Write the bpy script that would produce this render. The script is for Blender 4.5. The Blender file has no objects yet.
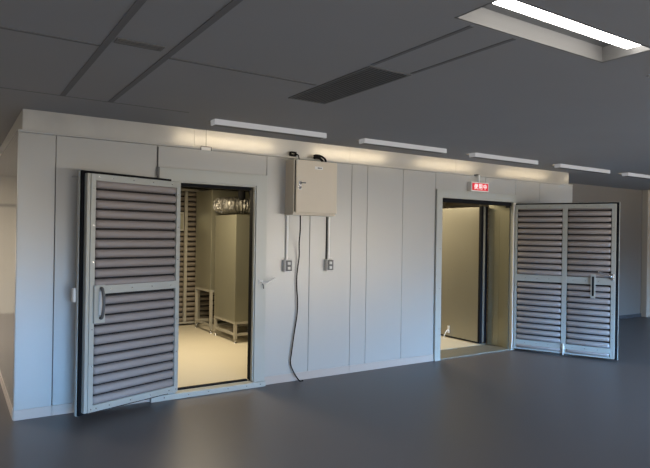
import bpy, bmesh, math, random
from mathutils import Vector, Matrix
random.seed(4)
S = bpy.context.scene
C = S.collection
PI = math.pi

# ------------------------------------------------------------------ helpers
def nm():
    return bmesh.new()

def bx(bm, x0, x1, y0, y1, z0, z1, bev=0.0, mat=None):
    r = bmesh.ops.create_cube(bm, size=1.0)
    vs = r['verts']
    for v in vs:
        v.co = Vector(((x0 + x1) / 2 + v.co.x * (x1 - x0), (y0 + y1) / 2 + v.co.y * (y1 - y0), (z0 + z1) / 2 + v.co.z * (z1 - z0)))
    if mat is not None:
        for v in vs:
            v.co = mat @ v.co
    if bev > 0:
        es = list({e for v in vs for e in v.link_edges})
        bmesh.ops.bevel(bm, geom=es, offset=bev, segments=2, profile=0.6, affect='EDGES')
    return bm

def tube(bm, pts, r, n=10, caps=True):
    pts = [Vector(p) for p in pts]
    rings = []
    up = Vector((0.31, 0.17, 0.93)).normalized()
    for i, p in enumerate(pts):
        if i == 0: t = pts[1] - p
        elif i == len(pts) - 1: t = p - pts[i - 1]
        else: t = (pts[i + 1] - p).normalized() + (p - pts[i - 1]).normalized()
        t.normalize()
        a = up.cross(t)
        if a.length < 1e-3: a = Vector((1, 0, 0)).cross(t)
        a.normalize(); b = t.cross(a)
        rr = r[i] if isinstance(r, (list, tuple)) else r
        rings.append([bm.verts.new(p + rr * (math.cos(2 * PI * k / n) * a + math.sin(2 * PI * k / n) * b)) for k in range(n)])
        up = b
    for i in range(len(rings) - 1):
        for k in range(n):
            f = bm.faces.new((rings[i][k], rings[i][(k + 1) % n], rings[i + 1][(k + 1) % n], rings[i + 1][k]))
            f.smooth = True
    if caps:
        bm.faces.new(list(reversed(rings[0]))); bm.faces.new(rings[-1])
    return bm

def smooth_path(pts, sub=6):
    P = [Vector(p) for p in pts]; out = []
    for i in range(len(P) - 1):
        p0 = P[max(i - 1, 0)]; p1 = P[i]; p2 = P[i + 1]; p3 = P[min(i + 2, len(P) - 1)]
        for s in range(sub):
            t = s / sub
            out.append(0.5 * ((2 * p1) + (-p0 + p2) * t + (2 * p0 - 5 * p1 + 4 * p2 - p3) * t * t + (-p0 + 3 * p1 - 3 * p2 + p3) * t ** 3))
    out.append(P[-1])
    return out

def obj(name, bm, m, parent=None, kind=None, label=None):
    bmesh.ops.recalc_face_normals(bm, faces=bm.faces)
    me = bpy.data.meshes.new(name); bm.to_mesh(me); bm.free()
    me.materials.append(m)
    o = bpy.data.objects.new(name, me); C.objects.link(o)
    if parent: o.parent = parent
    if kind: o['kind'] = kind
    if label: o['label'] = label
    return o

def struct(name, bm, m):
    return obj(name, bm, m, kind='structure')

def thing(name, label, cat, loc=(0, 0, 0), rz=0.0, group=None):
    o = bpy.data.objects.new(name, None); C.objects.link(o)
    o.location = loc; o.rotation_euler = (0, 0, rz)
    o['label'] = label; o['category'] = cat
    if group: o['group'] = group
    return o

def tag(o, label, cat, group=None):
    o['label'] = label; o['category'] = cat
    if group: o['group'] = group
    return o

# ------------------------------------------------------------------ materials
def mat(name, col, rough=0.5, metal=0.0, noise=0.0, nscale=4.0, stretch=(1, 1, 1), bump=0.0, bscale=60.0, coat=0.0, rnoise=0.0, spec=0.5):
    m = bpy.data.materials.new(name); m.use_nodes = True
    nt = m.node_tree; b = nt.nodes['Principled BSDF']
    b.inputs['Base Color'].default_value = (*col, 1)
    b.inputs['Roughness'].default_value = rough
    b.inputs['Metallic'].default_value = metal
    b.inputs['Coat Weight'].default_value = coat
    b.inputs['Coat Roughness'].default_value = 0.12
    b.inputs['Specular IOR Level'].default_value = spec
    tc = nt.nodes.new('ShaderNodeTexCoord'); mp = nt.nodes.new('ShaderNodeMapping')
    mp.inputs['Scale'].default_value = stretch
    nt.links.new(tc.outputs['Object'], mp.inputs['Vector'])
    nz = nt.nodes.new('ShaderNodeTexNoise'); nz.inputs['Scale'].default_value = nscale; nz.inputs['Detail'].default_value = 5
    nt.links.new(mp.outputs['Vector'], nz.inputs['Vector'])
    if noise > 0:
        mx = nt.nodes.new('ShaderNodeMix'); mx.data_type = 'RGBA'
        mx.inputs[6].default_value = (*[c * (1 - noise) for c in col], 1)
        mx.inputs[7].default_value = (*[min(1, c * (1 + noise)) for c in col], 1)
        nt.links.new(nz.outputs['Fac'], mx.inputs[0]); nt.links.new(mx.outputs[2], b.inputs['Base Color'])
    if rnoise > 0:
        mr = nt.nodes.new('ShaderNodeMapRange')
        mr.inputs['To Min'].default_value = max(0.02, rough - rnoise); mr.inputs['To Max'].default_value = rough + rnoise
        nt.links.new(nz.outputs['Fac'], mr.inputs['Value']); nt.links.new(mr.outputs['Result'], b.inputs['Roughness'])
    if bump > 0:
        n2 = nt.nodes.new('ShaderNodeTexNoise'); n2.inputs['Scale'].default_value = bscale; n2.inputs['Detail'].default_value = 3
        nt.links.new(mp.outputs['Vector'], n2.inputs['Vector'])
        bp = nt.nodes.new('ShaderNodeBump'); bp.inputs['Strength'].default_value = bump; bp.inputs['Distance'].default_value = 0.01
        nt.links.new(n2.outputs['Fac'], bp.inputs['Height']); nt.links.new(bp.outputs['Normal'], b.inputs['Normal'])
    return m

def emis(name, col, s):
    m = bpy.data.materials.new(name); m.use_nodes = True
    nt = m.node_tree; b = nt.nodes['Principled BSDF']
    b.inputs['Base Color'].default_value = (*col, 1)
    b.inputs['Emission Color'].default_value = (*col, 1); b.inputs['Emission Strength'].default_value = s
    return m

M_panel = mat('painted_steel_panel', (0.46, 0.46, 0.45), 0.34, 0.15, 0.03, 1.5, bump=0.02, bscale=3)
M_side = mat('glossy_side_panel', (0.55, 0.53, 0.50), 0.14, 0.2, 0.03, 1.5)
M_fascia = mat('galvanised_fascia', (0.50, 0.50, 0.495), 0.33, 0.7, 0.08, 7, rnoise=0.06)
M_frame = mat('frame_steel', (0.445, 0.46, 0.44), 0.38, 0.1, 0.03, 3)
M_cap = mat('cap_trim_steel', (0.66, 0.66, 0.64), 0.35, 0.2)
M_kick = mat('kick_plate_steel', (0.50, 0.43, 0.39), 0.4, 0.1, 0.04, 5)
M_core = mat('seam_sealant_dark', (0.06, 0.06, 0.065), 0.8)
M_gasket = mat('black_rubber_gasket', (0.006, 0.007, 0.010), 0.7, spec=0.15)
M_louv = mat('louvre_grey_mauve_sheet', (0.34, 0.305, 0.30), 0.5, 0.0, 0.05, 60, bump=0.05, bscale=400)
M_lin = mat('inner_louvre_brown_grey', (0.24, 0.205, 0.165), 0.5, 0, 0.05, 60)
M_louvback = mat('louvre_cavity_dark', (0.02, 0.02, 0.022), 0.9)
M_floor = mat('slate_epoxy_floor', (0.122, 0.110, 0.110), 0.40, 0.0, 0.05, 1.2, bump=0.01, bscale=1.5, rnoise=0.02, spec=0.3)
M_ceil = mat('dark_grey_ceiling_tile', (0.29, 0.291, 0.296), 0.85, 0, 0.04, 1.5)
M_ceildark = mat('ceiling_channel_dark_grey', (0.15, 0.15, 0.155), 0.85)
M_ventback = mat('vent_backing_grey', (0.05, 0.05, 0.052), 0.8)
M_vent = mat('vent_dark_metal', (0.12, 0.12, 0.122), 0.6)
M_wall = mat('room_wall_beige_paint', (0.42, 0.39, 0.34), 0.8, 0, 0.03, 1)
M_wallg = mat('room_wall_grey_paint', (0.155, 0.145, 0.135), 0.75, 0, 0.04, 1)
M_base = mat('room_baseboard_dark', (0.05, 0.05, 0.055), 0.6)
M_ifloor = mat('chamber_cream_floor', (0.66, 0.60, 0.47), 0.5, 0, 0.03, 3)
M_isteel = mat('galvanised_steel_inside', (0.31, 0.30, 0.225), 0.30, 0.55, 0.06, 6, stretch=(1, 1, 0.4), rnoise=0.05)
M_ileaf = mat('inner_door_satin_steel', (0.34, 0.325, 0.265), 0.33, 0.55, 0.04, 3, stretch=(1, 1, 0.3), rnoise=0.06)
M_istand = mat('grey_painted_stand', (0.42, 0.40, 0.34), 0.45, 0.2)
M_iceil = mat('chamber_ceiling_steel', (0.35, 0.33, 0.27), 0.5, 0.3)
M_foil = mat('aluminium_foil_duct', (0.27, 0.26, 0.235), 0.42, 0.85, 0.25, 20, bump=0.9, bscale=35)
M_chrome = mat('brushed_chrome', (0.75, 0.76, 0.78), 0.2, 0.9)
M_cab = mat('beige_powder_coat', (0.74, 0.66, 0.54), 0.5, 0.0, 0.02, 8, bump=0.05, bscale=500)
M_white = mat('white_plastic', (0.86, 0.85, 0.83), 0.4)
M_black = mat('black_cable_rubber', (0.008, 0.008, 0.009), 0.8, spec=0.15)
M_socket = mat('socket_plate_dark_grey', (0.16, 0.16, 0.16), 0.5)
M_red = mat('sign_red_face', (0.70, 0.02, 0.04), 0.4)
M_redl = emis('sign_lit_red_face', (0.70, 0.02, 0.035), 0.3)
M_signw = emis('sign_lit_white_lettering', (1.0, 0.93, 0.93), 0.25)
M_tube = emis('cool_white_tube', (1.0, 0.95, 0.88), 9.0)
M_tubew = emis('warm_white_tube', (1.0, 0.80, 0.52), 12.0)
M_refl = mat('fixture_white_reflector', (0.12, 0.12, 0.12), 0.6)
M_diff = emis('frosted_lamp_side', (0.34, 0.34, 0.35), 0.45)
M_glass = mat('window_glass_grey', (0.10, 0.12, 0.14), 0.08, 0.0)

# ------------------------------------------------------------------ camera
f_px, yaw, pitch, roll = 575.956, 0.574702, 0.001631, 0.015683
camd = bpy.data.cameras.new('camera'); cam = bpy.data.objects.new('camera', camd); C.objects.link(cam)
fw = Vector((math.sin(yaw) * math.cos(pitch), math.cos(yaw) * math.cos(pitch), math.sin(pitch)))
r0 = Vector((math.cos(yaw), -math.sin(yaw), 0)); u0 = r0.cross(fw)
r1 = math.cos(roll) * r0 + math.sin(roll) * u0; u1 = -math.sin(roll) * r0 + math.cos(roll) * u0
mw = Matrix((( r1.x, u1.x, -fw.x, -0.439), (r1.y, u1.y, -fw.y, -5.287), (r1.z, u1.z, -fw.z, 1.55), (0, 0, 0, 1)))
cam.matrix_world = mw
camd.sensor_fit = 'HORIZONTAL'; camd.sensor_width = 36; camd.lens = 36 * f_px / 650
camd.clip_start = 0.05
S.camera = cam

# ------------------------------------------------------------------ room shell
ZC = 2.55
XL, XR, YF, YB = -5.0, 15.0, -9.0, 6.9
# floor with the chamber footprint standing on it
struct('floor', bx(nm(), XL - 0.1, XR + 0.1, YF - 0.1, YB + 0.1, -0.12, 0.0), M_floor)
struct('ceiling', bx(nm(), XL - 0.1, XR + 0.1, YF - 0.1, YB + 0.1, ZC + 0.12, ZC + 0.22), M_ceil)
# ceiling tile lining: solid 0.12 layer with openings cut for fixtures (strips between openings)
FX = [1.47 + 1.63 * k for k in range(-2, 8)]; FL = 1.17
rows = [(-0.54, -0.38), (-3.69, -3.39), (-6.85, -6.55)]
def has_fix(r, x): return True
bm = nm()
ycur = YF
edges = sorted(rows)
for (a, b) in edges:
    bx(bm, XL, XR, ycur, a, ZC, ZC + 0.12)
    xs = XL
    for i, x in enumerate(FX):
        if (a > -2 and i < 2) or (a < -2 and i > 6): continue
        bx(bm, xs, x, a, b, ZC, ZC + 0.12); xs = x + FL
    bx(bm, xs, XR, a, b, ZC, ZC + 0.12)
    ycur = b
bx(bm, XL, XR, ycur, YB, ZC, ZC + 0.12)
obj('ceiling', bm, M_ceil, kind='structure')

struct('wall_left', bx(nm(), XL - 0.1, XL, YF, YB, 0, ZC), M_wall)
struct('wall_front', bx(nm(), XL, XR, YF - 0.1, YF, 0, ZC), M_wallg)
struct('wall_rear', bx(nm(), XL, 0.4, YB, YB + 0.1, 0, ZC), M_wall)
struct('wall_rear_right', bx(nm(), 7.46, XR, 1.0, 1.1, 0, ZC), M_wallg)
struct('wall_right', bx(nm(), XR, XR + 0.1, YF, 1.1, 0, ZC), M_wallg)
struct('baseboard_rear_right', bx(nm(), 7.46, XR, 0.985, 0.9995, 0.0005, 0.07), M_base)
struct('trim_1', bx(nm(), XL, 0.4, YB - 0.03, YB - 0.0005, 1.98, 2.03), M_wallg)
# pilaster on the far right wall
struct('trim_2', bx(nm(), 11.25, 12.0, 0.88, 0.9995, 0.0005, ZC - 0.0005, 0.01), M_wall)

# windows (daylight behind the camera)
def window(n, x0, x1, z0, z1):
    root = bpy.data.objects.new('window_%d' % n, None); C.objects.link(root); root['kind'] = 'structure'
    root.location = (x0, YF, z0)
    w = x1 - x0; h = z1 - z0
    b = nm()
    bx(b, 0, w, 0.0005, 0.05, 0, 0.05); bx(b, 0, w, 0.0005, 0.05, h - 0.05, h)
    bx(b, 0, 0.05, 0.0005, 0.05, 0.05, h - 0.05); bx(b, w - 0.05, w, 0.0005, 0.05, 0.05, h - 0.05)
    for k in (1, 2): bx(b, w * k / 3 - 0.02, w * k / 3 + 0.02, 0.0005, 0.045, 0.05, h - 0.05)
    obj('window_frame', b, M_frame, root)
    obj('window_pane', bx(nm(), 0.05, w - 0.05, 0.0005, 0.015, 0.05, h - 0.05), M_glass, root)
window(1, -3.5, 2.5, 0.35, 2.1)
window(2, 4.0, 11.0, 0.35, 2.1)

# ceiling channels, grilles
def strip(x0, x1, y0, y1, n, d=0.004):
    struct('trim_%d' % n, bx(nm(), x0, x1, y0, y1, ZC - d, ZC + 0.001), M_ceildark)
strip(0.215, 0.250, -3.35, -0.66, 3)
strip(0.555, 0.590, -3.35, -0.66, 4)
strip(-2.6, 0.212, -2.04, -2.015, 5)
strip(0.593, 1.58, -2.04, -2.015, 6)
strip(-2.6, 1.2, -0.655, -0.64, 7, 0.002)
strip(1.60, 1.625, -3.37, -2.60, 8, 0.003)
strip(1.905, 1.93, -3.37, -2.60, 9, 0.003)

def grille(label, x0, x1, y0, y1, alongx):
    t = thing('ceiling_vent', label, 'air vent', ((x0 + x1) / 2, (y0 + y1) / 2, ZC))
    w = (x1 - x0) / 2; h = (y1 - y0) / 2
    b = nm()
    bx(b, -w, w, -h, -h + 0.015, -0.006, -0.0005); bx(b, -w, w, h - 0.015, h, -0.006, -0.0005)
    bx(b, -w, -w + 0.015, -h + 0.015, h - 0.015, -0.006, -0.0005); bx(b, w - 0.015, w, -h + 0.015, h - 0.015, -0.006, -0.0005)
    obj('frame', b, M_vent, t)
    obj('backing', bx(nm(), -w + 0.015, w - 0.015, -h + 0.015, h - 0.015, -0.003, -0.0005), M_ventback, t)
    b = nm()
    n = max(2, int((2 * (h if alongx else w)) / 0.03))
    for k in range(n):
        if alongx:
            y = -h + 0.02 + (2 * h - 0.04) * (k + 0.5) / n
            bx(b, -w + 0.015, w - 0.015, y - 0.004, y + 0.004, -0.005, -0.003)
        else:
            x = -w + 0.02 + (2 * w - 0.04) * (k + 0.5) / n
            bx(b, x - 0.004, x + 0.004, -h + 0.015, h - 0.015, -0.005, -0.003)
    obj('slats', b, M_vent, t)
grille('small dark slot vent in the ceiling between the two long dark channels', 0.262, 0.51, -2.21, -2.13, True)
grille('long dark air grille in the ceiling above the wall cabinet', 1.61, 1.93, -2.58, -1.60, False)

# ------------------------------------------------------------------ ceiling lights
def cool_light(x, y0, y1, label, group, vis=True):
    """Recessed open trough: sloping white reflector, bright tube along the camera-far edge."""
    t = thing('ceiling_light', label, 'ceiling light', (x, (y0 + y1) / 2, ZC), 0, group)
    h = (y1 - y0) / 2; e = 0.002
    b = nm()
    bx(b, e, FL - e, -h + e, h - e, 0.085, 0.095)
    bx(b, e, 0.012, -h + e, h - e, 0.0005, 0.085); bx(b, FL - 0.012, FL - e, -h + e, h - e, 0.0005, 0.085)
    bx(b, e, FL - e, -h + e, -h + 0.012, 0.0005, 0.085); bx(b, e, FL - e, h - 0.012, h - e, 0.0005, 0.085)
    obj('reflector', b, M_refl, t)
    b = nm()
    bx(b, 0.05, FL - 0.05, -0.93 * h, -0.15 * h, 0.02, 0.07, 0.012)
    tb = obj('tube', b, M_tube, t)
    return t
nfar = [0]
def warm_light(x, y0, y1, label, group):
    """Narrow trough beside the chamber: frosted side facing the room, warm tube facing the chamber."""
    t = thing('ceiling_light', label, 'ceiling light', (x, (y0 + y1) / 2, ZC), 0, group)
    h = (y1 - y0) / 2; e = 0.002
    b = nm()
    bx(b, e, FL - e, -h + e, h - e, 0.085, 0.095)
    bx(b, e, 0.012, -h + e, h - e, 0.0005, 0.085); bx(b, FL - 0.012, FL - e, -h + e, h - e, 0.0005, 0.085)
    obj('housing', b, M_refl, t)
    b = nm()
    bx(b, 0.014, FL - 0.014, -h + e, -h + 0.012, -0.048, 0.083, 0.003)
    bx(b, 0.002, 0.0135, -h + e, -h + 0.095, -0.048, -0.0005); bx(b, FL - 0.0135, FL - 0.002, -h + e, -h + 0.095, -0.048, -0.0005)
    obj('diffuser', b, M_diff, t)
    obj('bottom_shield', bx(nm(), 0.014, FL - 0.014, -h + 0.0125, -h + 0.095, -0.0475, -0.044), M_refl, t)  # added under the tube to narrow its glow on the fascia
    obj('tube', bx(nm(), 0.03, FL - 0.03, -h + 0.016, -h + 0.044, -0.038, -0.012, 0.008), M_tubew, t)
    return t
far_names = {0: 'furthest left', }
for i, x in enumerate(FX):
    if -2 + i == -1: pass
    k = i - 2
    if k < 0: continue
    lab = ['dim strip light in the ceiling left of and above the wall cabinet',
           'dim strip light in the ceiling between wall cabinet and red sign',
           'dim strip light in the ceiling directly above the red sign',
           'dim strip light in the ceiling above the chamber right corner',
           'dim strip light in the ceiling at right, past the chamber corner',
           'dim strip light at the far right of the ceiling row',
           'dim strip light beyond the right edge of the ceiling row',
           'last dim strip light of the row beyond the right edge'][k]
    warm_light(x, -0.54, -0.38, lab, 'strip lights along the chamber front')
for i, x in enumerate(FX):
    if i == 2:
        cool_light(x, -3.69, -3.39, 'large bright white strip light in the ceiling, top right of the photo', 'bright ceiling lights over the open floor')
    elif i < 7:
        cool_light(x, -3.69, -3.39, 'bright ceiling strip light beyond the edges of the photo', 'bright ceiling lights over the open floor')
    if i < 7: cool_light(x, -6.85, -6.55, 'bright ceiling strip light beyond the edges of the photo', 'bright ceiling lights over the open floor')

def area(name, loc, rot, sx, sy, power, col, spread=180):
    l = bpy.data.lights.new(name, 'AREA'); l.shape = 'RECTANGLE'; l.size = sx; l.size_y = sy
    l.energy = power; l.color = col; l.spread = math.radians(spread)
    o = bpy.data.objects.new(name, l); C.objects.link(o); o.location = loc; o.rotation_euler = rot
    return o
# daylight entering through the two windows behind the camera, falling downwards
for (xa, xb, pw) in ((-3.5, 2.5, 60), (4.0, 11.0, 170)):
    # sky part of the daylight, going down, and an added warm fill aimed up at ceiling and walls
    area('window_daylight', ((xa + xb) / 2, YF + 0.07, 1.2), (math.radians(90 - 23), 0, 0), xb - xa - 0.2, 1.5, pw * 2.8, (0.18, 0.52, 1.0), 46)
    area('window_ground_light', ((xa + xb) / 2, YF + 0.09, 1.2), (math.radians(90 + 22), 0, 0), xb - xa - 0.2, 1.5, pw * 1.6, (1.0, 0.90, 0.76), 130)
area('passage_ceiling_lamp', (-3.0, 4.6, ZC - 0.01), (0, 0, 0), 1.2, 1.2, 330, (1.0, 0.90, 0.74))  # unseen fill added to brighten the rear wall mirrored in the side panels

# ------------------------------------------------------------------ the chamber
L = 7.44; D = 4.2; T = 0.10; H = 2.372
D1 = (1.34, 2.14, 2.035); D2 = (4.715, 6.05, 2.04)
ch = thing('acoustic_chamber', 'long pale grey steel panelled chamber standing on the dark floor under the ceiling', 'chamber', (0, 0, 0))
g = 0.0025
def wall_panel(x0, x1, z0=0.083, z1=2.349):
    obj('wall_panel', bx(nm(), x0 + g, x1 - g, 0.0, 0.02, z0, z1, 0.003), M_panel, ch)
for a, b_ in ((0.0, 0.284), (0.284, 1.137), (2.262, 2.79), (2.79, 3.335), (3.335, 3.557), (3.557, 4.09), (4.09, 4.62), (6.13, 6.66), (6.66, L)):
    wall_panel(a, b_)
wall_panel(1.137, 2.262, 2.152, 2.349)
wall_panel(4.62, 5.52, 2.147, 2.349); wall_panel(5.52, 6.13, 2.147, 2.349)
# core behind the panels (dark in the seams) with the openings left free
b = nm()
for (x0, x1, z0, z1) in ((0.004, D1[0], 0.0005, H - 0.004), (D1[0], D1[1], D1[2], H - 0.004), (D1[1], D2[0], 0.0005, H - 0.004), (D2[0], D2[1], D2[2], H - 0.004), (D2[1], L - 0.004, 0.0005, H - 0.004)):
    bx(b, x0, x1, 0.0205, T, z0, z1)
obj('wall_core', b, M_core, ch)
# kick plates
for x0, x1 in ((0.0, 0.284), (0.284, 1.137), (2.262, 3.335), (3.335, 4.62), (6.13, L)):
    obj('kick_plate', bx(nm(), x0 + 0.001, x1 - 0.001, -0.006, 0.02, 0.0005, 0.083, 0.002), M_kick, ch)
obj('top_trim', bx(nm(), 0.0, L, -0.004, 0.045, 2.352, H, 0.003), M_panel, ch)
# fascia between panel head and ceiling
FS = (0.035, 1.50, 3.33, 5.0, L - 0.045)
for k in range(4):
    obj('fascia_panel', bx(nm(), FS[k] + 0.001, FS[k + 1] - 0.001, 0.04, 0.06, H - 0.002, ZC - 0.001), M_fascia, ch)
# left, right and rear shell, roof
b = nm(); n = 4
for k in range(n):
    y0 = 0.022 + (D - 0.022) * k / n; y1 = 0.022 + (D - 0.022) * (k + 1) / n
    o = obj('side_panel', bx(nm(), 0.0, T, y0 + 0.002, y1 - 0.002, 0.0835, H), M_side, ch)
b.free()
obj('side_fascia', bx(nm(), 0.035, 0.055, 0.062, D, H + 0.001, ZC - 0.001), M_panel, ch)
obj('side_kick_plate', bx(nm(), -0.006, 0.02, 0.022, D, 0.0005, 0.083), M_kick, ch)
obj('end_wall', bx(nm(), L - T, L, 0.1005, D, 0.0005, H), M_panel, ch)
obj('rear_wall', bx(nm(), T, L - T, D - T, D, 0.0005, H), M_isteel, ch)
obj('roof', bx(nm(), T, L - T, 0.1005, D, 2.30, H - 0.005), M_iceil, ch)
obj('partition_wall', bx(nm(), 4.25, 4.33, 0.1005, D - T, 0.0005, 2.30), M_isteel, ch)
obj('cream_floor', bx(nm(), T, 4.25, 0.1005, D - T, 0.0005, 0.05), M_ifloor, ch, label='cream coloured floor inside the left doorway')
obj('cream_floor', bx(nm(), 4.33, L - T, 0.40, D - T, 0.0005, 0.018), M_ifloor, ch, label='cream coloured floor inside the right doorway')
# inner wall of the double-walled right doorway
b = nm()
bx(b, 4.33, 4.69, 0.30, 0.40, 0.018, 2.30); bx(b, 6.07, L - T, 0.30, 0.40, 0.018, 2.30); bx(b, 4.69, 6.07, 0.30, 0.40, 2.04, 2.30)
obj('inner_wall', b, M_isteel, ch)
# reveals of right doorway: two-leaf jamb sheets with seams
for y0, y1 in ((0.102, 0.20), (0.20, 0.30), (0.30, 0.398)):
    obj('jamb_panel', bx(nm(), 6.052, 6.068, y0 + 0.001, y1 - 0.001, 0.018, 2.02), M_isteel, ch)
obj('jamb_panel', bx(nm(), 4.692, 4.714, 0.102, 0.298, 0.018, 2.02), M_isteel, ch)
obj('threshold', bx(nm(), 4.716, 6.05, -0.012, 0.3995, 0.0005, 0.016, 0.002), mat('worn_threshold_plate', (0.28, 0.27, 0.23), 0.4, 0.5, 0.1, 5), ch)
obj('inner_header', bx(nm(), 4.716, 6.05, 0.102, 0.298, 2.04, 2.07), M_gasket, ch)

for (xa, xb) in ((4.7155, 4.727), (6.038, 6.0495)):
    obj('jamb_panel', bx(nm(), xa, xb, 0.0205, 0.1015, 0.0165, 1.965), M_isteel, ch)
obj('hinge_stile', bx(nm(), 6.045, 6.085, -0.046, -0.0305, 0.03, 2.03, 0.002), M_white, ch, label='pale hinge stile')
# door frames (children of the chamber)
def door_frame(x0, x1, ztop, xo0, xo1, zo, zs, yo):
    b = nm()
    bx(b, x0, xo0, yo, 0.0195, 0.0005, ztop, 0.003)
    bx(b, xo1, x1, yo, 0.0195, 0.0005, ztop, 0.003)
    bx(b, xo0 - 0.002, xo1 + 0.002, yo, 0.0195, zo, ztop, 0.003)
    return obj('door_frame', b, M_frame, ch)
door_frame(1.15, 2.262, 2.15, D1[0], D1[1], D1[2], 0.05, -0.022)
door_frame(4.62, 6.128, 2.145, D2[0], D2[1], D2[2], 0.0, -0.03)
# steel stop bead, then gasket, set inside the openings
b = nm()
bx(b, D1[1] - 0.014, D1[1] - 0.0005, -0.008, 0.03, 0.06, D1[2] - 0.0005)
bx(b, D1[0] + 0.0005, D1[0] + 0.014, -0.008, 0.03, 0.06, D1[2] - 0.0005)
bx(b, D1[0] + 0.014, D1[1] - 0.014, -0.008, 0.03, D1[2] - 0.014, D1[2] - 0.0005)
obj('door_stop', b, M_frame, ch)
b = nm()
bx(b, D1[1] - 0.016, D1[1] - 0.0005, 0.0305, 0.098, 0.062, D1[2] - 0.014)
bx(b, D1[0] + 0.0005, D1[0] + 0.02, 0.0305, 0.10, 0.062, D1[2] - 0.014)
bx(b, D1[0] + 0.02, D1[1] - 0.03, 0.0305, 0.10, D1[2] - 0.045, D1[2] - 0.014)
bx(b, D1[0] + 0.02, D1[1] - 0.03, 0.06, 0.10, 0.0505, 0.066)
obj('door_gasket', b, M_gasket, ch)
b = nm()
bx(b, D2[0] + 0.0005, D2[1] - 0.0005, 0.0, 0.05, D2[2] - 0.05, D2[2] - 0.0005)
obj('door_gasket', b, M_gasket, ch)
# raised sill of left doorway, with screws
b = nm()
bx(b, 1.10, 2.262, -0.05, 0.0595, 0.0005, 0.052, 0.003)
obj('door_sill', b, M_frame, ch)
for x in (1.22, 1.45, 1.65, 1.85, 2.05, 2.2):
    b = nm(); tube(b, [(x, -0.0495, 0.03), (x, -0.053, 0.03)], 0.006, 8)
    obj('sill_screw', b, M_chrome, ch)

# screw heads on right door frame
for z in (0.4, 0.9, 1.4, 1.9):
    b = nm(); tube(b, [(4.68, -0.0305, z), (4.68, -0.034, z)], 0.005, 8)
    obj('frame_screw', b, M_chrome, ch)

# door closer lever latch on the frame right of the left doorway
t = thing('lever_latch', 'pale lever latch on the frame right of the left doorway', 'latch', (2.20, -0.022, 1.05))
obj('base_plate', bx(nm(), -0.02, 0.022, -0.012, -0.0005, -0.01, 0.035, 0.003), M_white, t)
b = nm(); tube(b, smooth_path([(0.0, -0.012, 0.012), (0.004, -0.03, 0.006), (0.05, -0.04, 0.006), (0.10, -0.045, 0.035), (0.135, -0.045, 0.05)]), [0.008] * 25, 8)
obj('lever', b, M_white, t)
b = nm(); tube(b, smooth_path([(0.012, -0.013, -0.005), (0.022, -0.02, -0.02), (0.026, -0.02, -0.055)]), 0.006, 8)
obj('hook', b, M_vent, t)

# ------------------------------------------------------------------ louvred doors
def logs(bm, u0, u1, z0, z1, pitch, phase=0.0, depth=0.03, y0=0.0, fill=0.9):
    """Rounded horizontal louvre bars with soft ends, local y is outwards."""
    z = z0 + phase - pitch
    while z < z1:
        a = max(z, z0); c = min(z + pitch * fill, z1)
        if c - a > 0.012:
            n = 10; ring = []
            ends = [(u0, 0.30), (u0 + 0.006, 0.62), (u0 + 0.016, 0.85), (u0 + 0.03, 1.0), (u1 - 0.03, 1.0), (u1 - 0.016, 0.85), (u1 - 0.006, 0.62), (u1, 0.30)]
            full0, full1 = z, z + pitch * fill; mid = (full0 + full1) / 2; hh = (full1 - full0) / 2
            for (u, s) in ends:
                prof = []
                for k in range(n + 1):
                    th = -PI / 2 + PI * k / n
                    zz = mid + hh * math.sin(th) * (0.6 + 0.4 * s)
                    yy = y0 + depth * (max(0.0, math.cos(th)) ** 0.8) * s
                    zz = min(max(zz, z0), z1)
                    prof.append(bm.verts.new((u, yy, zz)))
                ring.append(prof)
            for i in range(len(ring) - 1):
                for k in range(n):
                    f = bm.faces.new((ring[i][k], ring[i + 1][k], ring[i + 1][k + 1], ring[i][k + 1])); f.smooth = True
            bm.faces.new(ring[0]); bm.faces.new(list(reversed(ring[-1])))
        z += pitch
    return bm

def leaf(root, W, z0, z1, fl=0.055, fz=0.04):
    """body box 0..W; flange skin behind it, gasket on the flange rim."""
    b = nm()
    bx(b, -0.012, W + fl, -0.115, -0.085, z0 - fz, z1 + fz, 0.003)
    obj('outer_skin', b, M_frame, root)
    b = nm(); y0, y1 = -0.0845, -0.055
    bx(b, W + 0.0005, W + fl - 0.006, y0, y1, z0 - fz + 0.006, z1 + fz - 0.006); bx(b, -0.006, W, y0, y1, z1 + 0.0005, z1 + fz - 0.006)
    bx(b, -0.006, W, y0, y1, z0 - fz + 0.006, z0 - 0.0005)
    obj('gasket', b, M_gasket, root)
    obj('leaf_core', bx(nm(), 0, W, -0.0845, -0.031, z0, z1, 0.002), M_frame, root)
    obj('louvre_backing', bx(nm(), 0.03, W - 0.03, -0.0305, -0.028, z0 + 0.03, z1 - 0.03), M_louvback, root)

def screws(root, pts):
    b = nm()
    for (u, z) in pts: tube(b, [(u, 0.0, z), (u, 0.0035, z)], 0.005, 8)
    obj('frame_screws', b, M_chrome, root)

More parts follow.
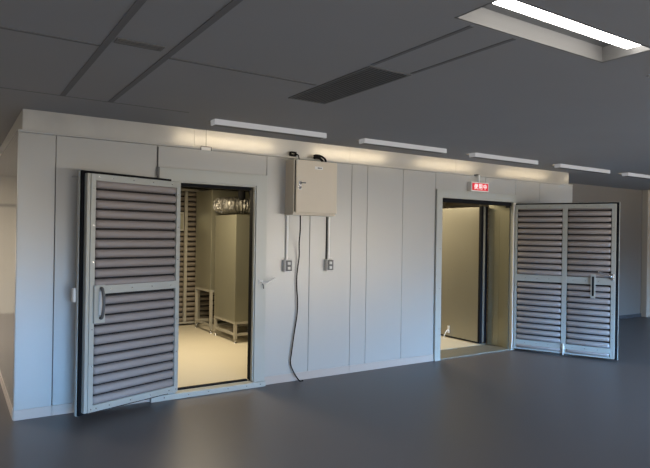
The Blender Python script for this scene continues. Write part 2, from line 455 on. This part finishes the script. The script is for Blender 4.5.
# left door
hx, hy = 1.345, -0.052
ang = math.atan2(-0.30, -0.87)
W1 = 0.89; za, zb = 0.075, 2.02
d1 = thing('louvred_door', 'tall single louvred door swung wide open at the left doorway', 'door', (hx, hy, 0), ang, 'louvred chamber doors')
leaf(d1, W1, za, zb, 0.055, 0.03)
b = nm()
s = 0.042
bx(b, 0, s, -0.0305, 0.0, za, zb, 0.003); bx(b, W1 - s, W1, -0.0305, 0.0, za, zb, 0.003)
bx(b, s - 0.001, W1 - s + 0.001, -0.0305, 0.0, zb - 0.055, zb, 0.003); bx(b, s - 0.001, W1 - s + 0.001, -0.0305, 0.0, za, za + 0.055, 0.003)
bx(b, s - 0.001, W1 - s + 0.001, -0.0275, 0.0, 1.035, 1.105, 0.003)
obj('frame', b, M_frame, d1)
obj('edge_step', bx(nm(), W1 + 0.0005, W1 + 0.028, -0.0545, -0.010, za, zb, 0.003), M_frame, d1)
b = nm(); logs(b, s + 0.002, W1 - s - 0.002, 1.105, zb - 0.055, 0.0815, 0.065, 0.043, -0.0275, 0.83)
obj('louvre_panel', b, M_louv, d1)
b = nm(); logs(b, s + 0.002, W1 - s - 0.002, za + 0.055, 1.035, 0.0815, 0.0815, 0.043, -0.0275, 0.83)
obj('louvre_panel', b, M_louv, d1)
screws(d1, [(u, z) for u in (0.1, 0.3, 0.5, 0.7, 0.82) for z in (zb - 0.027, 1.07, za + 0.027)] + [(u, z) for u in (0.024, W1 - 0.024) for z in (0.1, 0.45, 0.75, 1.3, 1.6, 1.9)])
hd = obj('handle_plate', bx(nm(), W1 - 0.125, W1 - 0.03, 0.0005, 0.022, 0.80, 1.11, 0.002), M_frame, d1)
b = nm()
tube(b, smooth_path([(W1 - 0.085, 0.022, 0.84), (W1 - 0.085, 0.05, 0.855), (W1 - 0.085, 0.07, 0.96), (W1 - 0.085, 0.05, 1.07), (W1 - 0.085, 0.022, 1.085)], 5), 0.0125, 10)
obj('pull_handle', b, M_vent, hd, label='dark bow pull handle')
b = nm(); bx(b, W1 - 0.102, W1 - 0.070, 0.0225, 0.027, 0.865, 1.06, 0.002)
obj('handle_insert', b, M_white, hd)
# operating handle hub on the outer face, seen past the free edge
b = nm(); bx(b, W1 + 0.02, W1 + 0.075, -0.150, -0.1155, 0.97, 1.085, 0.008)
obj('outer_handle', b, M_white, d1)
b = nm()
bx(b, W1 + 0.02, W1 + 0.06, -0.20, -0.1155, zb - 0.03, zb - 0.018); 
obj('catch_pin', b, M_chrome, d1)
for z in (0.3, 1.05, 1.8):
    b = nm(); tube(b, [(-0.018, -0.07, z - 0.05), (-0.018, -0.07, z + 0.05)], 0.009, 10); bx(b, -0.016, -0.003, -0.083, -0.06, z - 0.045, z + 0.045)
    obj('hinge', b, M_chrome, d1)

# right door
hx2, hy2 = 6.055, -0.06
dx, dy = 6.605 - hx2, -1.19 - hy2
ang2 = math.atan2(dy, dx)
W2 = math.hypot(dx, dy) - 0.012
za2, zb2 = 0.035, 2.005
d2 = thing('louvred_door', 'wide louvred door with centre stile swung open at the right doorway', 'door', (hx2, hy2, 0), ang2, 'louvred chamber doors')
# mirror so the louvred side faces the room at left: build with local -y outwards via a half turn of y
def ymirror(o):
    for v in o.data.vertices: v.co.y = -v.co.y
    o.data.flip_normals()
kids_before = set(bpy.data.objects)
leaf(d2, W2, za2, zb2, 0.035, 0.024)
b = nm(); s = 0.032; mid = W2 * 0.515
bx(b, 0, s, -0.0305, 0.0, za2, zb2, 0.003); bx(b, W2 - 0.05, W2, -0.0305, 0.0, za2, zb2, 0.003)
bx(b, s - 0.001, W2 - 0.049, -0.0305, 0.0, zb2 - 0.06, zb2, 0.003); bx(b, s - 0.001, W2 - 0.049, -0.0305, 0.0, za2, za2 + 0.02, 0.003)
bx(b, s - 0.001, W2 - 0.049, -0.0275, 0.0, 0.967, 1.055, 0.003)
bx(b, s - 0.001, W2 - 0.049, -0.0275, 0.0, 0.100, 0.165, 0.003)
bx(b, mid - 0.03, mid + 0.03, -0.0275, 0.002, za2 + 0.01, zb2 - 0.01, 0.003)
obj('frame', b, M_frame, d2)
for (u0, u1) in ((s + 0.002, mid - 0.032), (mid + 0.032, W2 - 0.053)):
    for (q0, q1, ph) in ((1.055, zb2 - 0.06, 0.0), (0.165, 0.967, 0.0), (za2 + 0.015, 0.100, 0.0)):
        b = nm(); logs(b, u0, u1, q0 + 0.003, q1, 0.0793, 0.0793, 0.043, -0.0275, 0.80)
        obj('louvre_panel', b, M_louv, d2)
screws(d2, [(u, z) for u in (0.15, 0.3, 0.45, 0.75, 0.9, 1.05) for z in (zb2 - 0.03, 1.01, 0.132)] + [(u, z) for u in (0.016, W2 - 0.025) for z in (0.3, 0.6, 0.9, 1.4, 1.7)] + [(mid, z) for z in (0.45, 0.8, 1.4, 1.7)])
uh = W2 - 0.255
hp = nm(); bx(hp, uh - 0.028, uh + 0.028, 0.0005, 0.022, 0.79, 1.10, 0.002)
hpo = obj('handle_plate', hp, M_frame, d2)
hs = obj('handle_slot', bx(nm(), uh - 0.012, uh + 0.012, 0.0225, 0.024, 0.82, 1.07), M_gasket, hpo, label='black recessed slot')
b = nm(); tube(b, smooth_path([(W2 - 0.035, 0.0, 1.05), (W2 - 0.035, 0.05, 1.075), (W2 - 0.08, 0.06, 1.10), (W2 - 0.19, 0.06, 1.135)]), 0.010, 8)
bx(b, W2 - 0.055, W2 - 0.015, 0.0005, 0.015, 1.03, 1.12, 0.003)
obj('lever_handle', b, M_chrome, d2)
b = nm(); tube(b, [(mid, 0.012, -0.068 + 0.09), (mid, 0.012, 0.17)], 0.008, 8); bx(b, mid - 0.014, mid + 0.014, 0.0025, 0.014, 0.1, 0.14)
obj('foot_bolt', b, M_white, d2, label='white foot bolt')
for o in list(bpy.data.objects):
    if o not in kids_before and o.type == 'MESH': ymirror(o)
# hinges of the right door, on the frame stile
for z in (1.80, 1.265, 0.72, 0.19):
    b = nm(); tube(b, [(-0.028, 0.02, z - 0.06), (-0.028, 0.02, z + 0.06)], 0.013, 10); bx(b, -0.036, -0.013, 0.03, 0.042, z - 0.055, z + 0.055)
    obj('hinge', b, M_frame, d2)

# ------------------------------------------------------------------ inner door (right doorway)
ix, iy = 5.955, 0.44
ia = math.atan2(1.25, 0.02)
d3 = thing('inner_door', 'smooth satin steel inner door standing open inside the right doorway', 'door', (ix, iy, 0), ia)
obj('leaf', bx(nm(), 0.02, 1.25, 0.0, 0.035, 0.045, 1.985, 0.003), M_ileaf, d3)
b = nm(); bx(b, -0.02, 0.018, -0.012, 0.034, 0.03, 1.995); bx(b, 0.0185, 1.24, 0.0025, 0.033, 0.03, 0.0445); obj('gasket', b, M_gasket, d3)
obj('edge_strip', bx(nm(), -0.016, 0.018, -0.06, -0.0125, 0.04, 1.99, 0.003), M_chrome, d3)
obj('gasket', bx(nm(), -0.02, 0.018, -0.10, -0.0605, 0.03, 1.995), M_gasket, d3)
obj('leaf_core', bx(nm(), 0.0185, 1.25, -0.10, -0.0005, 0.045, 1.985), M_louvback, d3)
b = nm()
for (u, z) in ((0.25, 1.05), (0.55, 1.06), (0.8, 0.8), (0.25, 1.35), (0.62, 0.75)): tube(b, [(u, 0.035, z), (u, 0.039, z)], 0.006, 8)
obj('leaf_screws', b, M_chrome, d3)
b = nm(); tube(b, smooth_path([(0.60, 0.035, 0.12), (0.60, 0.07, 0.13), (0.62, 0.10, 0.06), (0.63, 0.11, 0.022)]), 0.009, 8); bx(b, 0.58, 0.62, 0.0355, 0.045, 0.09, 0.2, 0.003)
obj('foot_stop', b, M_white, d3, label='pale folding foot stop')
area('chamber_lamp_right', (5.2, 1.5, 2.27), (0, 0, 0), 0.5, 1.2, 34, (1.0, 0.84, 0.58))

# inner louvred lining, right chamber
# back wall lining behind left doorway (plane y = 3.78, facing the camera)
def back_lining(x0, x1, y, z0, z1, edges_, mats=M_louv):
    b = nm()
    for i in range(len(edges_) - 1):
        a, c = edges_[i] + 0.022, edges_[i + 1] - 0.022
        tmp = bmesh.new(); logs(tmp, a, c, z0, z1, 0.0815, 0.0815, 0.045, 0.0, 0.78)
        for v in tmp.verts: v.co = Vector((v.co.x, y - v.co.y, v.co.z))
        me = bpy.data.meshes.new('tmp'); tmp.to_mesh(me); tmp.free(); b.from_mesh(me); bpy.data.meshes.remove(me)
    for f in b.faces: f.smooth = True
    obj('louvre_lining', b, M_lin, ch)
    f = nm()
    for e in edges_: bx(f, e - 0.024, e + 0.024, y - 0.05, y, z0, z1, 0.003)
    bx(f, edges_[0], edges_[-1], y - 0.049, y, z0 - 0.03, z0 - 0.0005); bx(f, edges_[0], edges_[-1], y - 0.049, y, z1 + 0.0005, z1 + 0.04)
    obj('lining_frame', f, M_istand, ch)
    obj('lining_backing', bx(nm(), edges_[0], edges_[-1], y + 0.0005, y + 0.004, z0, z1), M_louvback, ch)
back_lining(1.9, 4.2, 3.80, 0.11, 2.22, [2.10, 2.40, 2.74, 2.97, 3.30, 3.75, 4.2])
back_lining(4.4, 7.3, 2.6, 0.08, 2.22, [4.45, 4.95, 5.45, 5.95, 6.45, 6.95, 7.3])
# left wall lining of the left room
b = nm(); tmp = bmesh.new()
for q in range(4): logs(tmp, 0.3 + 0.85 * q, 1.1 + 0.85 * q, 0.11, 2.22, 0.0815, 0.0815, 0.045, 0.0)
for v in tmp.verts: v.co = Vector((T + 0.001 + v.co.y, v.co.x, v.co.z))
obj('louvre_lining', tmp, M_lin, ch); b.free()
tmp = bmesh.new()
for q in range(2): logs(tmp, 0.9 + 0.85 * q, 1.7 + 0.85 * q, 0.08, 2.22, 0.0815, 0.0815, 0.045, 0.0)
for v in tmp.verts: v.co = Vector((L - T - 0.001 - v.co.y, v.co.x, v.co.z))
obj('louvre_lining', tmp, M_lin, ch)
# small pass box on the back lining
t = thing('wall_vent_box', 'small cream box mounted on the back louvres inside the left doorway', 'box', (2.585, 3.745, 1.72))
obj('body', bx(nm(), -0.10, 0.095, -0.06, 0.0, -0.14, 0.16, 0.004), M_istand, t)
b = nm(); bx(b, -0.075, 0.07, -0.066, -0.0605, -0.11, 0.13, 0.002); obj('cover', b, M_isteel, t)

# ------------------------------------------------------------------ duct cabinets on stands (left doorway)
def duct_cabinet(y0, y1, x0, x1, zs, zt, label):
    t = thing('duct_cabinet', label, 'cabinet', (x0, y0, 0.05), 0, 'steel duct cabinets inside the left room')
    w = x1 - x0; d = y1 - y0; zs -= 0.05; zt -= 0.05
    obj('body', bx(nm(), 0, w, 0, d, zs, zt, 0.004), M_isteel, t)
    r = 0.032; st = nm()
    bx(st, 0, w, 0, d, zs - 0.035, zs - 0.001, 0.002)
    so = obj('stand', st, M_istand, t)
    st = nm()
    bx(st, r, w - r, 0.004, r, 0.10, 0.135); bx(st, r, w - r, d - r, d - 0.004, 0.10, 0.135)
    bx(st, 0.004, r + 0.002, r - 0.004, d - r + 0.004, 0.10, 0.135); bx(st, w - r - 0.002, w - 0.004, r - 0.004, d - r + 0.004, 0.10, 0.135)
    obj('lower_rail', st, M_istand, t)
    for (a, c) in ((0, 0), (w - 0.04, 0), (0, d - 0.04), (w - 0.04, d - 0.04)):
        lg = obj('leg', bx(nm(), a, a + 0.04, c, c + 0.04, 0.055, zs - 0.0355, 0.003), M_istand, t)
        b = nm(); tube(b, [(a + 0.02, c + 0.02, 0.0), (a + 0.02, c + 0.02, 0.008)], 0.022, 12); tube(b, [(a + 0.02, c + 0.02, 0.008), (a + 0.02, c + 0.02, 0.0545)], 0.008, 8)
        obj('levelling_foot', b, M_chrome, lg)
    return t
duct_cabinet(1.96, 2.70, 2.81, 3.45, 0.345, 1.81, 'tall steel duct cabinet on a low stand, nearer of the two in the left doorway')
duct_cabinet(2.85, 3.50, 2.81, 3.45, 0.70, 2.20, 'tall steel duct cabinet on a high stand, further of the two by the back louvres')

# flexible ducts on top of the near cabinet
def flex(path, r, label, grp):
    t = thing('flexible_duct', label, 'duct', path[0], 0, grp)
    pts = smooth_path([Vector(p) - Vector(path[0]) for p in path], 10)
    rad = [r + (0.012 if k % 2 else -0.008) + random.uniform(-0.006, 0.006) for k in range(len(pts))]
    b = nm(); tube(b, pts, rad, 20)
    for v in b.verts: v.co += Vector((random.uniform(-1, 1), random.uniform(-1, 1), random.uniform(-1, 1))) * 0.007
    for f in b.faces: f.smooth = False
    obj('hose', b, M_foil, t)
    return t
flex([(3.40, 2.30, 1.955), (3.15, 2.28, 1.955), (3.00, 2.32, 1.955), (2.93, 2.46, 1.955), (2.90, 2.60, 1.96), (2.90, 2.72, 1.965)], 0.11, 'crinkled silver duct hose lying on top of the nearer duct cabinet', 'foil ducts above the duct cabinet')
b = nm(); tube(b, smooth_path([(3.20, 2.06, 1.813), (3.20, 2.06, 1.93), (3.14, 2.06, 2.05), (3.10, 2.06, 2.16), (3.10, 2.06, 2.299)], 6), 0.065, 16)
tag(obj('rubber_elbow', b, M_black), 'dark curved pipe rising from the nearer duct cabinet to the chamber ceiling', 'pipe')
t = thing('damper_motor', 'dark cylindrical fitting with chrome collar above the nearer duct cabinet', 'fitting', (2.95, 2.10, 2.02))
b = nm(); tube(b, [(0, 0, 0.0), (0, 0, 0.03), (0, 0, 0.13), (0, 0, 0.15)], [0.03, 0.05, 0.05, 0.03], 16); obj('body', b, M_black, t)
b = nm(); tube(b, [(0, 0, 0.1505), (0, 0, 0.17)], 0.035, 14); tube(b, [(0, 0, 0.17), (0, 0, 0.279)], 0.012, 10); obj('collar', b, M_chrome, t)
area('chamber_lamp_left', (2.0, 1.6, 2.27), (0, 0, 0), 0.6, 1.4, 52, (1.0, 0.84, 0.58))

# ------------------------------------------------------------------ wall cabinet
cb = thing('control_cabinet', 'beige steel control cabinet mounted high on the chamber wall between the doorways', 'cabinet', (2.48, 0, 1.765))
cw_, chh, cd = 0.515, 0.555, 0.175
b = nm()
bx(b, 0, cw_, -cd, -0.0005, 0, chh, 0.004)
obj('body', b, M_cab, cb)
dr = obj('door', bx(nm(), 0.016, cw_ - 0.0, -cd - 0.030, -cd - 0.010, 0.012, chh - 0.004, 0.004), M_cab, cb)
obj('door_seal', bx(nm(), 0.012, cw_ - 0.010, -cd - 0.0095, -cd - 0.0005, 0.02, chh - 0.01), M_gasket, cb)
b = nm(); bx(b, 0.045, 0.075, -cd - 0.036, -cd - 0.0305, 0.245, 0.335, 0.003)
lt = obj('latch', b, M_chrome, dr)
b = nm(); tube(b, smooth_path([(0.06, -cd - 0.036, 0.31), (0.06, -cd - 0.055, 0.31), (0.085, -cd - 0.06, 0.315), (0.11, -cd - 0.055, 0.315)]), 0.007, 8); tube(b, [(0.06, -cd - 0.036, 0.265), (0.06, -cd - 0.042, 0.265)], 0.010, 10)
obj('latch_lever', b, M_vent, dr)
obj('nameplate', bx(nm(), 0.235, 0.33, -cd - 0.033, -cd - 0.0305, 0.465, 0.495, 0.001), M_white, dr)
b = nm()
for (q, w_) in ((0.268, 0.012), (0.285, 0.010), (0.302, 0.012)): bx(b, q, q + w_, -cd - 0.0338, -cd - 0.0331, 0.474, 0.486)
obj('nameplate_lettering', b, M_black, dr)
obj('bottom_flange', bx(nm(), -0.004, cw_ + 0.004, -cd, -0.001, -0.012, -0.0005), M_cab, cb)

# black cable entries above the cabinet
b = nm(); tube(b, smooth_path([(2.90, -0.05, 2.322), (2.90, -0.06, 2.345), (2.875, -0.04, 2.375), (2.84, -0.03, 2.38), (2.81, -0.03, 2.375)]), 0.014, 8)
tube(b, smooth_path([(2.94, -0.05, 2.322), (2.93, -0.07, 2.36), (2.89, -0.05, 2.395), (2.84, -0.03, 2.405), (2.81, -0.03, 2.395)]), 0.012, 8)
tag(obj('cable_loop', b, M_black), 'black cables looping over the top of the wall cabinet', 'cable')
t = thing('terminal_block', 'small black block on the fascia above the left edge of the wall cabinet', 'fitting', (2.575, 0.0395, 2.374))
obj('body', bx(nm(), -0.032, 0.032, -0.05, 0.0, 0.0, 0.05, 0.003), M_black, t)
obj('middle_band', bx(nm(), -0.032, 0.032, -0.052, -0.0505, 0.022, 0.028), M_istand, t)
b = nm(); tube(b, smooth_path([(2.585, -0.013, 2.40), (2.60, -0.05, 2.385), (2.60, -0.07, 2.35), (2.60, -0.08, 2.322)]), 0.006, 8)
tag(obj('short_cable', b, M_black), 'thin black cable between small block and wall cabinet top', 'cable')

# conduits and outlet boxes
def outlet(xc, lab_box, lab_pipe):
    b = nm(); bx(b, xc - 0.0125, xc + 0.0125, -0.022, -0.0005, 1.286, 1.7475, 0.004)
    tag(obj('conduit', b, M_white), lab_pipe, 'conduit', 'white conduits below the wall cabinet')
    t = thing('outlet_box', lab_box, 'outlet', (xc, 0, 1.16), 0, 'twin outlet boxes on the chamber wall')
    obj('box', bx(nm(), -0.042, 0.042, -0.05, -0.0005, 0, 0.125, 0.004), M_white, t)
    pl = obj('cover_plate', bx(nm(), -0.034, 0.042, -0.053, -0.0505, 0.006, 0.119, 0.001), M_socket, t)
    for z in (0.022, 0.072):
        obj('socket', bx(nm(), -0.010, 0.022, -0.057, -0.0535, z, z + 0.03, 0.004), M_white, pl)
outlet(2.505, 'grey twin outlet box on the left conduit below the wall cabinet', 'white vertical conduit below the left side of the wall cabinet')
outlet(3.025, 'grey twin outlet box on the right conduit below the wall cabinet', 'white vertical conduit below the right side of the wall cabinet')
b = nm(); tube(b, [(3.001, -0.006, 1.286), (3.001, -0.006, 1.7475)], 0.005, 8)  # thin black rod standing in for the shadow line beside the conduit
tag(obj('dark_cable', b, M_black), 'thin dark cable running beside the right hand white conduit', 'cable')

# hanging power cable
W_ = [(2.575, -0.16, 1.7475), (2.60, -0.12, 1.60), (2.625, -0.06, 1.46), (2.645, -0.03, 1.33), (2.635, -0.025, 1.22), (2.625, -0.02, 1.10), (2.628, -0.02, 0.97), (2.64, -0.02, 0.85), (2.635, -0.02, 0.70), (2.60, -0.02, 0.48), (2.575, -0.02, 0.30), (2.565, -0.02, 0.20), (2.60, -0.03, 0.10), (2.66, -0.05, 0.008), (2.70, -0.06, 0.007)]
b = nm(); tube(b, smooth_path(W_, 6), 0.007, 8)
tag(obj('power_cable', b, M_black), 'thin black cable hanging from the wall cabinet down to the floor', 'cable')

# wire bracket on fascia left of the cabinet
t = thing('wire_bracket', 'small white bracket with a thin drop wire above the left doorway', 'bracket', (1.60, 0.0, 2.345))
b = nm()
bx(b, -0.05, 0.05, -0.012, -0.0065, 0.0, 0.03, 0.002); obj('plate', b, M_white, t)
b = nm(); tube(b, [(-0.052, -0.014, 0.0), (-0.052, -0.014, 0.036), (0.052, -0.014, 0.036), (0.052, -0.014, 0.0)], 0.004, 6); obj('rim', b, M_vent, t)
b = nm(); tube(b, [(0.0, -0.010, 0.036), (0.0, -0.010, 0.203)], 0.0022, 6); obj('drop_wire', b, M_vent, t)
# rod with black block at the door head seam
t = thing('seam_rod', 'thin dark rod with black end block on the seam left of the left doorway', 'rod', (1.139, 0, 2.06))
b = nm(); bx(b, -0.012, 0.012, -0.03, -0.0135, 0.0, 0.09, 0.003); obj('end_block', b, M_vent, t)
b = nm(); tube(b, [(0, -0.008, 0.09), (0, -0.008, 0.275)], 0.0055, 8); obj('rod', b, M_vent, t)

# ------------------------------------------------------------------ red sign
sg = thing('warning_sign', 'small lit red sign with white characters above the right doorway', 'sign', (5.18, 0.0, 2.147))
SW, SH, SD = 0.325, 0.122, 0.07
obj('housing', bx(nm(), 0, SW, -SD, -0.0005, 0, SH, 0.004), M_white, sg)
fc = obj('face', bx(nm(), 0.014, SW - 0.014, -SD - 0.004, -SD - 0.0005, 0.014, SH - 0.014), M_redl, sg)
# characters, drawn as strokes on a 0..1 square: (x0, z0, x1, z1)
G = {
 'use1': [(0.28, 0.98, 0.05, 0.45), (0.16, 0.70, 0.16, 0.0), (0.34, 0.86, 1.0, 0.86), (0.40, 0.70, 0.94, 0.70), (0.40, 0.70, 0.40, 0.42), (0.94, 0.70, 0.94, 0.42), (0.40, 0.42, 0.94, 0.42), (0.67, 1.0, 0.67, 0.42), (0.67, 0.42, 0.30, 0.02), (0.42, 0.30, 1.0, 0.0)],
 'use2': [(0.12, 0.95, 0.92, 0.95), (0.14, 0.95, 0.14, 0.30), (0.14, 0.30, 0.04, 0.02), (0.92, 0.95, 0.92, 0.04), (0.92, 0.04, 0.78, 0.04), (0.14, 0.66, 0.92, 0.66), (0.14, 0.38, 0.92, 0.38), (0.53, 0.95, 0.53, 0.02)],
 'mid': [(0.10, 0.78, 0.90, 0.78), (0.10, 0.38, 0.90, 0.38), (0.10, 0.78, 0.10, 0.38), (0.90, 0.78, 0.90, 0.38), (0.50, 1.0, 0.50, 0.0)],
}
b = nm(); cs = 0.066
for i, key in enumerate(('use1', 'use2', 'mid')):
    ox = 0.047 + i * 0.085; oz = 0.030
    for (a0, b0, a1, b1) in G[key]:
        p = Vector((ox + a0 * cs, 0, oz + b0 * cs)); q = Vector((ox + a1 * cs, 0, oz + b1 * cs))
        dvec = q - p; ln = dvec.length; th = math.atan2(dvec.z, dvec.x)
        m_ = Matrix.Translation(((p.x + q.x) / 2, -SD - 0.0052, (p.z + q.z) / 2)) @ Matrix.Rotation(-th, 4, 'Y')
        bx(b, -ln / 2 - 0.003, ln / 2 + 0.003, -0.0011, 0.0011, -0.0042, 0.0042, 0, m_)
obj('lettering', b, M_signw, fc, label='white three character wording')
b = nm(); tube(b, [(SW * 0.52, -0.045, SH), (SW * 0.52, -0.045, 0.223)], 0.008, 8)
obj('stem', b, M_white, sg)
b = nm(); bx(b, SW * 0.52 - 0.055, SW * 0.52 - 0.02, -0.05, -0.0065, 0.210, 0.224, 0.002); obj('clamp', b, M_vent, sg)
b = nm(); tube(b, [(SW * 0.52 - 0.05, -0.045, 0.2265), (SW * 0.52 + 0.01, -0.045, 0.2265)], 0.004, 6); obj('clamp_rod', b, M_vent, sg)

# ------------------------------------------------------------------ world and view
w = bpy.data.worlds.new('world'); S.world = w; w.use_nodes = True
w.node_tree.nodes['Background'].inputs[0].default_value = (0.5, 0.6, 0.8, 1); w.node_tree.nodes['Background'].inputs[1].default_value = 0.05
S.view_settings.view_transform = 'Standard'; S.view_settings.look = 'None'
S.view_settings.exposure = 0.34; S.view_settings.gamma = 1.0
S.view_settings.use_curve_mapping = False
